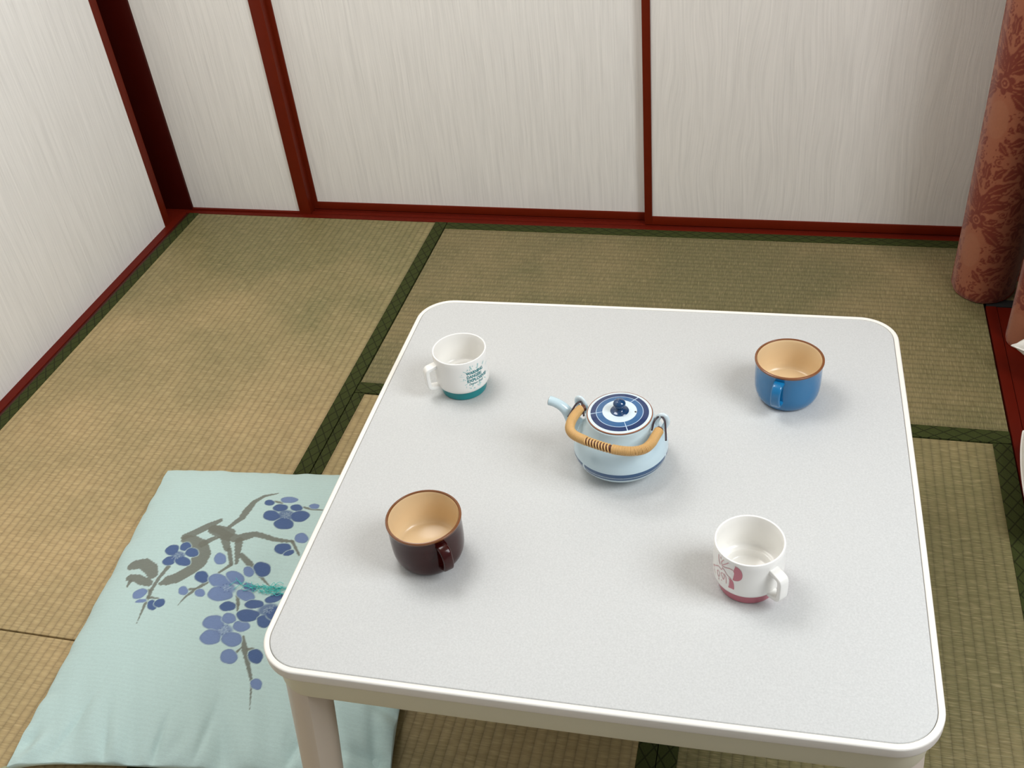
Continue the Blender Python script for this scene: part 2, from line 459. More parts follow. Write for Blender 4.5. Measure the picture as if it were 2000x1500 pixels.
mug_teal = stacking_mug(1.1318, -1.0873, (26, 132, 136), 219, 'white mug with teal lettering and teal foot, back left on the table')
mug_pink = stacking_mug(1.5619, -1.4031, (186, 108, 120), 315, 'white mug with pink flower drawing and pink foot, front right on table', 1.0)

def soup_cup(x, y, rgb, rim_rgb, in_rgb, ang, label, rr, gloss=.5, coat=.3):
    e = empty('soup_cup', at(x, y), label, 'cup', G_CUP)
    out = plain('coloured_glaze', rgb, .16, gloss, .03, coat=coat)
    rim = plain('brown_rim_glaze', rim_rgb, .25, .5, .10, 90)
    inn = plain('cream_glaze', in_rgb, .22, .5, .02)
    H = .0652; R = rr
    prof = [(0, .0030), (.030, .0030), (.0315, .0008), (.033, .0), (.0355, .0), (.0372, .0012), (.0405, .0060), (.0428, .0115), (.0442, .0180), (.0448, .026), (.0450, .036), (.0450, .048), (.0451, .0545), (.0456, .0590), (R-.0005, .0618),
            (R, .0630), (R-.0001, .0645), (R-.0010, H), (R-.0024, H+.0001), (R-.0034, .0640), (.0428, .0600), (.0421, .052), (.0419, .040), (.0414, .029), (.0400, .0222), (.0375, .0182), (.0350, .0168), (.0338, .0170), (.0320, .0160), (0, .0156)]
    seg = [0]*14+[1]*5+[2]*10
    lathe('body', prof, 112, [out, rim, inn], e, seg)
    A = math.radians(ang); d = (math.cos(A), math.sin(A))
    hp = [(.0440, .0535), (.0485, .0540), (.0535, .0530), (.0575, .0495), (.0595, .0440), (.0598, .0370), (.0585, .0300), (.0555, .0245), (.0505, .0215), (.0440, .0205)]
    pts = [(d[0]*a, d[1]*a, z) for a, z in smooth_path(hp, 44)]
    sc = [1.12-.18*math.sin(PI*i/44) for i in range(45)]
    sweep('handle', pts, rrect(.0135, .0058, .0026, 4), out, e, up=(0, 0, 1), scale=sc)
    return e
soup_cup(1.5955, -1.0526, (20, 106, 156), (122, 74, 42), (222, 196, 156), 255, 'bright blue soup cup with cream inside at the back right of the table', .0467)
soup_cup(1.1781, -1.4158, (50, 10, 8), (116, 70, 36), (222, 196, 156), 313, 'dark brown soup cup with cream inside at the front left of the table', .0463, .28, .05)

# printed lettering and dots wrapped round the teal mug
def bend(vs, a0, z0, R, flip=1):
    out = []
    for (px, pz) in vs:
        a = a0 + px/R*flip; out.append((R*math.cos(a), R*math.sin(a), z0+pz))
    return out
def wrap_text(txt, size, a0, z0, R, mat, parent, offset=.0, shear=0, width=None):
    cu = bpy.data.curves.new('txt', 'FONT'); cu.body = txt; cu.size = size; cu.offset = offset; cu.shear = shear; cu.resolution_u = 4
    to = bpy.data.objects.new('txt', cu); COL.objects.link(to)
    bpy.context.view_layer.update()
    me = bpy.data.meshes.new_from_object(to.evaluated_get(bpy.context.evaluated_depsgraph_get()))
    bm = bmesh.new(); bm.from_mesh(me)
    bmesh.ops.triangulate(bm, faces=bm.faces)
    xs = [v.co.x for v in bm.verts]; k = 1.0
    if width: k = width/(max(xs)-min(xs))
    for v in bm.verts:
        a = a0 + v.co.x*k/R; v.co = Vector((R*math.cos(a), R*math.sin(a), z0+v.co.y))
    bm.to_mesh(me); bm.free(); bpy.data.objects.remove(to)
    me.name = 'printed_lettering'
    ob = link('printed_lettering', me, mat, parent, False)
    return ob
ink = plain('teal_ink', (44, 126, 132), .35, .4, .03)
ink_pale = plain('pale_teal_ink', (150, 200, 198), .35, .4, .03)
RT = .04008
a0 = 5.190
for s, z, size, w, sh in (('WARNING', .0492, .0070, .0285, 0), ('DANGER!', .0425, .0070, .0245, 0), ('EXPLOSIVE!', .0358, .0070, .0345, 0)):
    wrap_text(s, size, a0, z, RT, ink, mug_teal, .00030, sh, w)
wrap_text('Demon Skull', .0052, a0+.05, .0305, RT, ink, mug_teal, .00010, .35, .0240)
def flat_patch(name, polys, parent, mat, R):
    """thin printed shapes bent round the cylinder; polys in (arc, height)"""
    vs = []; fs = []
    for poly in polys:
        b = len(vs)
        for a, z in poly: vs.append((R*math.cos(a), R*math.sin(a), z))
        fs.append(list(range(b, b+len(poly))))
    return mesh(name, vs, fs, mat, parent, False)
dots = []
for i in range(26):
    a = a0 + random.uniform(-.22, .95); z = random.choice([random.uniform(.0565, .0635), random.uniform(.023, .0285)]) if a > a0-.04 else random.uniform(.024, .056)
    r = random.uniform(.0004, .0011)
    dots.append([(a+r/RT*math.cos(t), z+r*math.sin(t)) for t in np.linspace(0, 2*PI, 9)[:-1]])
for k in range(13):   # burst of short rays behind the letters
    t = 2*PI*k/13; c = (a0+.42, .0440)
    for q0, q1, wd in ((.66, .86, .0005),):
        A_ = (c[0]+q0*math.cos(t)*.80, c[1]+q0*math.sin(t)*.021); B_ = (c[0]+q1*math.cos(t)*.80, c[1]+q1*math.sin(t)*.0215)
        dots.append([(A_[0]-wd/RT, A_[1]), (A_[0]+wd/RT, A_[1]), (B_[0]+wd*2/RT, B_[1]+wd), (B_[0]-wd*2/RT, B_[1]+wd)])
flat_patch('printed_dots', [d for d in dots if all(.0175 < q[1] < .0655 for q in d)], mug_teal, ink_pale, .04004)

# flower drawing on the pink mug
pk = plain('rose_ink', (200, 122, 134), .35, .4, .03); pk2 = plain('pale_rose_ink', (208, 156, 160), .35, .4, .03)
def line(pts, w):
    P = [np.array(q) for q in smooth_path([(a*RT, z, 0) for a, z in pts], 16)]; out = []
    for i in range(len(P)-1):
        d = P[i+1]-P[i]; n = np.array([-d[1], d[0], 0]); n = n/np.linalg.norm(n)*w/2
        q = [P[i]+n, P[i]-n, P[i+1]-n, P[i+1]+n]
        out.append([(v[0]/RT, v[1]) for v in q])
    return out
MUG_FILL = [[(4.365, 0.0645), (4.437, 0.0646), (4.533, 0.0608), (4.579, 0.0547), (4.569, 0.0485), (4.505, 0.0444), (4.413, 0.0421), (4.315, 0.042), (4.324, 0.0459), (4.343, 0.0532), (4.319, 0.0567)], [(4.225, 0.0421), (4.298, 0.0409), (4.346, 0.0368), (4.363, 0.0317), (4.362, 0.0268), (4.28, 0.0269), (4.188, 0.0268), (4.211, 0.0334), (4.202, 0.0387)]]
MUG_LINE = [[(3.881, 0.0577), (3.953, 0.0634), (4.097, 0.0721)], [(3.881, 0.0577), (3.928, 0.0557), (4.051, 0.0606), (4.185, 0.0674), (4.258, 0.072)], [(4.388, 0.0716), (4.386, 0.0676), (4.366, 0.0638)], [(3.913, 0.0538), (4.042, 0.0549), (4.196, 0.0576), (4.312, 0.0572)], [(3.933, 0.0518), (4.033, 0.0492), (4.126, 0.0453), (4.264, 0.0424)], [(3.651, 0.0434), (3.787, 0.0477), (3.886, 0.0467), (3.952, 0.0498)], [(3.446, 0.0387), (3.485, 0.0335), (3.589, 0.0283)], [(3.404, 0.0341), (3.651, 0.0434)], [(3.757, 0.0688), (3.771, 0.0593), (3.841, 0.0525)], [(3.844, 0.0722), (3.866, 0.0629)], [(3.711, 0.0377), (3.741, 0.0334), (3.809, 0.0313), (3.841, 0.0374), (3.776, 0.0403), (3.711, 0.0377)], [(3.893, 0.0408), (3.951, 0.0367), (4.004, 0.0337), (4.029, 0.0394), (3.977, 0.0431), (3.893, 0.0408)], [(4.185, 0.0423), (4.217, 0.0377), (4.206, 0.029)], [(4.024, 0.0441), (4.089, 0.0394), (4.114, 0.0304)], [(3.812, 0.0293), (3.815, 0.0266)], [(3.923, 0.0308), (3.942, 0.0294)]]
lines = []
for L_ in MUG_LINE: lines += line(L_, .0010)
flat_patch('printed_flower_outline', [q for q in lines if all(.0175 < v[1] < .0665 for v in q)], mug_pink, pk2, .04012)
def fan(poly):
    P = [np.array(q) for q in smooth_path([(a*RT, z, 0) for a, z in poly]+[(poly[0][0]*RT, poly[0][1], 0)], 44)][:-1]
    return [(v[0]/RT, v[1]) for v in P]
def filled(name, polys, parent, mat, R):
    """printed solid shapes as small quads so they follow the curved wall"""
    vs = []; fs = []
    for poly in polys:
        P = np.array(fan(poly)); z0, z1 = P[:, 1].min(), P[:, 1].max(); n = 40
        for k in range(n):
            za, zb_ = z0+(z1-z0)*k/n, z0+(z1-z0)*(k+1)/n; zm = (za+zb_)/2
            xs = []
            for (xa, ya), (xb, yb) in zip(P, np.roll(P, -1, 0)):
                if (ya-zm)*(yb-zm) < 0: xs.append(xa+(xb-xa)*(zm-ya)/(yb-ya))
            xs.sort()
            for a, b in zip(xs[::2], xs[1::2]):
                m = max(1, int((b-a)/.06))
                for i in range(m):
                    p, q = a+(b-a)*i/m, a+(b-a)*(i+1)/m; c = len(vs)
                    vs += [(R*math.cos(p), R*math.sin(p), za), (R*math.cos(q), R*math.sin(q), za), (R*math.cos(q), R*math.sin(q), zb_), (R*math.cos(p), R*math.sin(p), zb_)]
                    fs.append([c, c+1, c+2, c+3])
    return mesh(name, vs, fs, mat, parent, False)
filled('printed_petals', MUG_FILL, mug_pink, pk, .04008)

# ---------------------------------------------------------------- teapot
def teapot():
    PX, PY = 1.3866, -1.2177
    e = empty('teapot', at(PX, PY), 'pale blue teapot with blue ringed lid and rattan handle, middle of the table', 'teapot')
    glaze = plain('pale_blue_glaze', (190, 211, 219), .14, .5, .02, 30, coat=.4)
    blue = plain('cobalt_band', (32, 76, 118), .2, .5, .12, 60, coat=.4)
    blue2 = plain('mid_blue_wash', (40, 92, 140), .2, .5, .14, 80, coat=.4)
    navy = plain('navy_wash', (10, 44, 92), .2, .5, .16, 80, coat=.4)
    white = plain('white_glaze', (208, 222, 228), .15, .5, .02, 30, coat=.4)
    brown = plain('bare_brown_edge', (140, 92, 66), .5, .4, .12, 120)
    mats = [glaze, blue, brown, navy]
    br = [math.radians(v) for v in (228, 346, 108)]
    def band(m):
        def f(a):
            return 0 if any(abs((a-b+PI) % (2*PI)-PI) < .022 for b in br) else m
        return f
    pr = [(0, .004, 2), (.0345, .004, 2), (.036, .0004, 2), (.0385, 0, 0), (.0405, .0010, 0), (.0440, .0035, 0), (.0500, .0078, 0), (.0552, .0125, 0), (.0574, .0150, 0), (.0590, .0178, 0), (.0600, .0200, 1), (.0608, .0225, 1), (.0614, .0243, 0), (.0616, .0251, 1),
            (.0621, .0270, 1), (.0624, .0290, 1), (.0624, .0318, 0), (.0614, .0390, 0), (.0592, .0460, 0), (.0560, .0525, 0), (.0526, .0585, 0), (.0495, .0635, 0), (.0470, .0680, 0), (.0455, .0715, 0), (.0447, .0755, 0), (.0441, .0790, 0), (.0440, .0808, 0), (.0434, .0820, 0),
            (.0424, .0822, 0), (.0418, .0815, 0), (.0418, .076, 0), (.0, .070, 0)]
    prof = [(a, b) for a, b, c in pr]; seg = [band(c) if c == 1 else c for a, b, c in pr][:-1]
    lathe('body', prof, 240, mats, e, seg)
    # lid with brushed rings and three pale spokes
    lm = [white, navy, blue2, brown, plain('lid_line', (178, 200, 220), .2, .5, .02)]
    sp = [math.radians(v) for v in (192, 59, 294)]
    def spoke(m, r, w=.0006):
        def f(a): return 4 if any(abs((a-b+PI) % (2*PI)-PI)*r < w for b in sp) else m
        return f
    rs = [.0118, .0140, .0180, .0212, .0222, .0240, .0262, .0282, .0298, .0306, .0325, .0350, .0366, .0376, .0390, .0402, .0410, .0412, .0418, .0424]
    def zl(r): return .0838+.0040*(1-(r/.0424)**2)
    lp = [(0, zl(0))]+[(r, zl(r)) for r in rs]+[(.0427, .0832), (.0424, .0825), (.0395, .0823), (0, .0823)]
    ls = [0]+[0]*4
    for r0, r1 in zip(rs[4:], rs[5:]):
        rm = (r0+r1)/2
        if rm < .0298: ls.append(spoke(2, rm))
        elif rm < .0306: ls.append(4)
        elif rm < .0376: ls.append(spoke(1, rm))
        elif rm < .0413: ls.append(0)
        else: ls.append(3)
    ls += [3]*4
    ls = ls[:len(lp)-1]+[3]*max(0, len(lp)-1-len(ls))
    lid = lathe('lid', lp, 360, lm, e, ls, sharp=60)
    zk = zl(0)-.0006
    lathe('knob', [(.0122, zk), (.0118, zk+.0009), (.0095, zk+.0016), (.0062, zk+.0026), (.0048, zk+.0045), (.0050, zk+.0062), (.0068, zk+.0080), (.0080, zk+.0105), (.0080, zk+.0128), (.0068, zk+.0152), (.0045, zk+.0168), (.0022, zk+.0176), (.0012, zk+.0186), (0, zk+.0190)],
          64, plain('knob_blue', (18, 62, 104), .12, .5, .12, 60, coat=.5), lid, sharp=60)
    vh = lathe('vent_hole', [(.0013, zl(.02)-.0006), (.0013, zl(.02)+.0002), (.0009, zl(.02)+.0003), (0, zl(.02)+.00005)], 20, plain('vent_dark', (18, 20, 26), .8), lid)
    vh.location = (.0205, .0005, 0)
    # spout
    A = math.radians(169); d = (math.cos(A), math.sin(A))
    sp_ = [(.050, .034, .0175), (.0595, .043, .0140), (.0660, .053, .0105), (.0710, .062, .0086), (.0765, .0700, .0074), (.0835, .0755, .0068), (.0915, .0785, .0066), (.0985, .0795, .0068)]
    S = smooth_path(sp_, 40); pts = [(d[0]*a, d[1]*a, z) for a, z, r in S]; rad = [r for a, z, r in S]
    # outer wall, lip and inner wall in one tube
    inner = list(reversed([(p, r-.0018) for p, r in zip(pts[20:], rad[20:])]))
    allp = [(p, r) for p, r in zip(pts, rad)]
    vs = []; fs = []; n = 28
    def rng(p, r, T):
        T = Vector(T).normalized(); S_ = T.cross(Vector((0, 0, 1))).normalized(); U = S_.cross(T)
        return [tuple(Vector(p)+S_*r*math.cos(2*PI*k/n)+U*r*math.sin(2*PI*k/n)*.94) for k in range(n)]
    rings = []
    for i, (p, r) in enumerate(allp):
        T = Vector(pts[min(i+1, 40)])-Vector(pts[max(i-1, 0)])
        if i == 40: T = Vector(pts[40])-Vector(pts[39])
        rings.append(rng(p, r, T))
    Tend = Vector(pts[40])-Vector(pts[38]); Tn = Tend.normalized()
    rings.append(rng(Vector(pts[40])+Tn*.0006, rad[40]-.0009, Tend))
    for i in range(40, 24, -1):
        T = Vector(pts[min(i+1, 40)])-Vector(pts[i-1]); rings.append(rng(pts[i], rad[i]-.0020, T))
    for r_ in rings: vs += r_
    mi = []
    for i in range(len(rings)-1):
        for k in range(n):
            k2 = (k+1) % n; fs.append([i*n+k, i*n+k2, (i+1)*n+k2, (i+1)*n+k]); mi.append(1 if i in (40, 41) else 0)
    fs.append([(len(rings)-1)*n+k for k in range(n)]); mi.append(0)
    mesh('spout', vs, fs, [glaze, plain('spout_edge', (128, 104, 76), .4)], e, True, midx=mi, sharp=60)
    # two loop lugs on the shoulder
    lugs = [(-.0535, .0215, 155), (.0525, .0010, -2)]
    for lx, ly, la in lugs:
        a = math.radians(la); dx, dy = math.cos(a), math.sin(a)
        pth = smooth_path([(-.0075, -.0150), (-.0045, -.0015), (.0005, .0052), (.0060, .0040), (.0082, -.0030), (.0060, -.0110), (.0020, -.0185)], 30)
        P = [(lx+dx*q[0], ly+dy*q[0], .0785+q[1]) for q in [(p[0], p[1]) for p in pth]]
        sweep('lug', P, [(a_*1.5, b_) for a_, b_ in circ(.0026, 14)], white, e, up=(-dy, dx, 0))
    # wire hooks through the lugs
    wire = plain('dark_wire', (44, 26, 34), .35)
    zz = .0800
    hl = [(-.0465, -.0040, .077), (-.0500, .0095, .079), (-.0545, .0180, .0815), (-.0595, .0130, .0815), (-.0640, -.0015, .079), (-.0665, -.0085, .077)]
    hr = [(.0440, -.0215, .0775), (.0455, -.0060, .080), (.0520, .0000, .0835), (.0585, -.0070, .082), (.0615, -.0220, .078), (.0635, -.0350, .074)]
    hooks = []
    hooks.append(sweep('wire_hook', smooth_path(hl, 40), circ(.0013, 10), wire, e))
    hooks.append(sweep('wire_hook', smooth_path(hr, 40), circ(.0013, 10), wire, e))
    # rattan handle folded forward
    hp = [(-.0482, .0110, .0785), (-.0530, .0060, .0785), (-.0578, -.0060, .0785), (-.0603, -.0200, .0785), (-.0590, -.0340, .0785), (-.0520, -.0440, .0785), (-.0400, -.0508, .0785), (-.0278, -.0560, .0785), (-.0159, -.0600, .0785), (-.0041, -.0634, .0785),
          (.0073, -.0655, .0785), (.0184, -.0660, .0785), (.0300, -.0642, .0785), (.0400, -.0585, .0785), (.0465, -.0480, .0785), (.0500, -.0350, .0785), (.0540, -.0200, .0785)]
    HP = smooth_path(hp, 160)
    core = sweep('handle_core', HP, circ(.0047, 14), plain('dark_cane_core', (84, 42, 22), .5, .4, .2, 200), e)
    cane = plain('golden_rattan', (206, 166, 108), .42, .4, .10, 160)
    # wrap: closely wound strip, opened out over a short stretch
    L = [0.0]
    for i in range(1, len(HP)): L.append(L[-1]+float(np.linalg.norm(HP[i]-HP[i-1])))
    tot = L[-1]
    def at_len(s):
        i = min(max(int(np.searchsorted(L, s))-1, 0), len(HP)-2); u = (s-L[i])/(L[i+1]-L[i])
        return Vector(HP[i]*(1-u)+HP[i+1]*u), Vector(HP[i+1]-HP[i]).normalized()
    vs = []; fs = []; s = .006; m = 22
    while s < tot-.002:
        fr = s/tot; opened = .405 < fr < .585
        P, T = at_len(s)
        T2 = (T+Vector((0, 0, .40))).normalized() if opened else (T+Vector((0, 0, .06))).normalized()
        Sv = T2.cross(Vector((0, 0, 1))).normalized(); U = Sv.cross(T2)
        rr = .0056; w = .00088; h = .00075
        b = len(vs)
        for k in range(m):
            a = 2*PI*k/m; dr = Sv*math.cos(a)+U*math.sin(a)
            for (q, t_) in ((rr-.0010, -w), (rr+h*.55, -w*.7), (rr+h, 0), (rr+h*.55, w*.7), (rr-.0010, w)):
                vs.append(tuple(P+dr*q+T*t_))
        for k in range(m):
            k2 = (k+1) % m
            for j in range(4): fs.append([b+k*5+j, b+k2*5+j, b+k2*5+j+1, b+k*5+j+1])
        s += .0040 if opened else .00158
    mesh('rattan_wrap', vs, fs, cane, core, True)
    return e
teapot()

# ---------------------------------------------------------------- mint floor cushion
PETALS = [(609.4, -1212.7, 10.5, 6.0, 8.2, -10.6, 0), (631.2, -1204.0, 8.4, 4.8, 6.7, -8.8, 0), (650.3, -1216.5, 12.6, 0.5, 4.4, -10.1, 0), (617.2, -1237.6, 10.5, 4.3, 6.6, -9.5, 0), (643.7, -1236.8, 15.4, -0.8, 3.6, -9.9, 0), (601.5, -1309.8, 9.9, 7.4, 7.6, -8.3, 1), (612.2, -1324.2, 9.4, 2.5, 2.3, -3.6, 1), (636.5, -1330.3, 4.6, 5.9, 9.1, -7.9, 0), (647.3, -1324.7, 7.2, 5.3, 6.2, -6.8, 0), (693.5, -1265.0, 13.4, -0.7, 4.1, -11.9, 0), (675.5, -1296.3, 8.3, 1.3, 4.6, -8.9, 1), (705.9, -1296.6, 8.8, 1.4, 3.9, -7.8, 1), (707.2, -1224.1, 10.7, 1.6, 5.9, -12.2, 1), (758.2, -1092.1, 13.1, 3.5, 4.6, -9.2, 0), (787.4, -1088.0, 11.6, 0.3, 3.1, -8.9, 0), (751.4, -1114.2, 15.7, 0.5, 4.8, -13.1, 0), (802.9, -1107.9, 14.8, 6.1, 7.3, -13.0, 0), (781.9, -1130.4, 17.7, 2.6, 5.7, -13.2, 0), (764.8, -1069.0, 16.0, 2.2, 3.6, -8.6, 1), (732.4, -1081.5, 9.4, 1.3, 3.5, -7.9, 0), (817.6, -1079.7, 9.4, 1.3, 2.7, -6.7, 1), (826.1, -1157.6, 11.9, 1.7, 4.7, -11.4, 1), (803.5, -1185.0, 13.2, 5.3, 6.3, -10.7, 0), (818.0, -1192.5, 7.5, 5.5, 3.5, -4.7, 0), (785.2, -1230.2, 14.5, 2.2, 5.9, -13.2, 0), (765.2, -1239.5, 8.9, 1.4, 4.3, -9.3, 1), (727.2, -1268.0, 20.9, -1.0, 4.4, -13.3, 1), (739.0, -1292.4, 19.5, 5.3, 7.7, -13.6, 1), (748.8, -1255.4, 16.9, -2.4, 2.8, -11.8, 1), (778.3, -1267.2, 11.2, -0.6, 2.6, -8.5, 1), (779.3, -1284.1, 16.2, -0.8, 3.3, -10.8, 1), (762.7, -1313.3, 11.5, 5.3, 6.1, -8.9, 0), (755.3, -1348.1, 16.8, 4.6, 7.7, -13.4, 1), (776.2, -1336.2, 11.6, 1.8, 5.0, -10.6, 1), (803.2, -1347.9, 14.0, 2.2, 4.8, -10.4, 1), (762.8, -1374.9, 16.1, 4.4, 7.5, -13.0, 1), (798.9, -1373.6, 16.6, 2.7, 6.0, -12.6, 1), (801.5, -1299.4, 15.1, 4.1, 5.3, -9.8, 0), (803.4, -1325.2, 18.8, 3.0, 6.2, -13.4, 0), (835.1, -1333.5, 11.4, 1.8, 5.6, -12.6, 0), (829.4, -1283.3, 13.7, 7.5, 5.9, -8.6, 0), (854.8, -1315.2, 23.0, 3.6, 6.9, -15.9, 0), (807.2, -1402.9, 13.7, 2.2, 5.8, -12.1, 1), (848.7, -1396.1, 11.8, 1.9, 5.4, -11.8, 0), (868.5, -1439.5, 8.9, 1.5, 3.9, -8.6, 1)]
CENTRES = [(627.8, -1225.3, 12.5, 1.9, 5.2, -10.0, 0), (777.4, -1109.3, 15.3, 2.2, 5.6, -13.0, 0), (743.9, -1277.6, 14.4, 2.2, 5.4, -11.2, 1), (778.2, -1359.4, 14.5, 2.3, 5.4, -11.2, 1), (832.5, -1309.1, 18.5, 2.9, 5.9, -13.4, 0)]
STROKES = [[(551.0, -1247.6, 10.9), (571.2, -1244.5, 11.5), (592.2, -1256.3, 12.1), (603.9, -1269.3, 8.7)], [(561.7, -1275.8, 7.4), (577.1, -1277.6, 8.1), (593.0, -1283.5, 8.6), (606.8, -1287.6, 6.7)], [(567.5, -1284.3, 3.9), (568.5, -1295.5, 1.9)], [(617.7, -1181.5, 7.1), (629.8, -1173.0, 8.6), (648.6, -1155.5, 8.6), (664.9, -1138.1, 4.6)], [(622.9, -1186.3, 9.1), (638.9, -1190.7, 12.1), (657.0, -1201.3, 14.9), (670.5, -1221.0, 16.6), (673.5, -1237.7, 14.5), (667.4, -1253.4, 11.5), (652.0, -1271.3, 11.8), (638.2, -1278.6, 10.5), (628.2, -1286.3, 4.2)], [(659.9, -1196.4, 7.6), (671.7, -1183.6, 5.6), (685.0, -1177.7, 2.0)], [(660.9, -1158.2, 8.2), (675.0, -1160.7, 9.8), (695.8, -1166.7, 11.1)], [(663.4, -1160.1, 10.2), (677.7, -1167.1, 10.5), (698.0, -1175.3, 9.0), (718.5, -1176.8, 9.5), (729.5, -1169.6, 9.0), (742.2, -1162.2, 6.4), (759.1, -1164.1, 5.6), (778.5, -1167.9, 5.1), (796.5, -1168.6, 3.9), (813.5, -1167.2, 2.7)], [(694.8, -1178.0, 8.4), (709.9, -1202.2, 5.5)], [(721.7, -1180.7, 7.5), (730.1, -1203.5, 5.5), (739.4, -1228.8, 2.7)], [(739.6, -1210.7, 4.3), (760.1, -1224.6, 5.7), (773.6, -1235.1, 3.8), (790.1, -1245.0, 2.6), (814.2, -1261.7, 0.7)], [(713.3, -1201.7, 3.9), (730.8, -1231.1, 3.4)], [(731.0, -1233.2, 3.4), (718.9, -1251.8, 2.3)], [(689.5, -1151.8, 4.1), (701.2, -1128.3, 6.2), (701.9, -1106.0, 7.5), (703.9, -1081.9, 5.3), (714.7, -1064.7, 3.9), (735.8, -1053.2, 1.1)], [(813.5, -1167.2, 2.9), (836.8, -1194.0, 1.9)], [(800.7, -1084.9, 2.5), (814.6, -1088.1, 2.1), (835.8, -1087.0, 1.6)], [(740.5, -1076.8, 2.5), (755.3, -1079.0, 2.5)], [(765.0, -1284.3, 2.6), (776.1, -1304.4, 2.9), (782.2, -1319.0, 1.4)], [(766.8, -1307.8, 1.4), (777.0, -1306.2, 2.2)], [(622.9, -1250.0, 4.3), (618.8, -1275.4, 3.5), (618.7, -1298.0, 3.4), (622.8, -1327.5, 3.0), (628.3, -1366.5, 0.5)], [(621.5, -1315.8, 2.6), (641.2, -1316.7, 1.5)], [(609.5, -1303.5, 3.4), (616.8, -1302.4, 3.0)], [(707.6, -1274.1, 4.1), (696.6, -1290.0, 3.3), (685.6, -1305.8, 2.2), (680.4, -1325.4, 0.5)], [(684.2, -1292.9, 2.6), (695.3, -1289.2, 2.2)], [(815.0, -1366.4, 2.0), (825.2, -1384.8, 4.7), (843.3, -1411.9, 3.3), (859.7, -1436.7, 2.1), (866.6, -1455.7, 1.3), (875.7, -1482.1, 0.3)], [(820.7, -1385.5, 1.3), (816.0, -1394.3, 2.3)], [(831.6, -1386.4, 2.7), (840.5, -1384.9, 2.3)]]

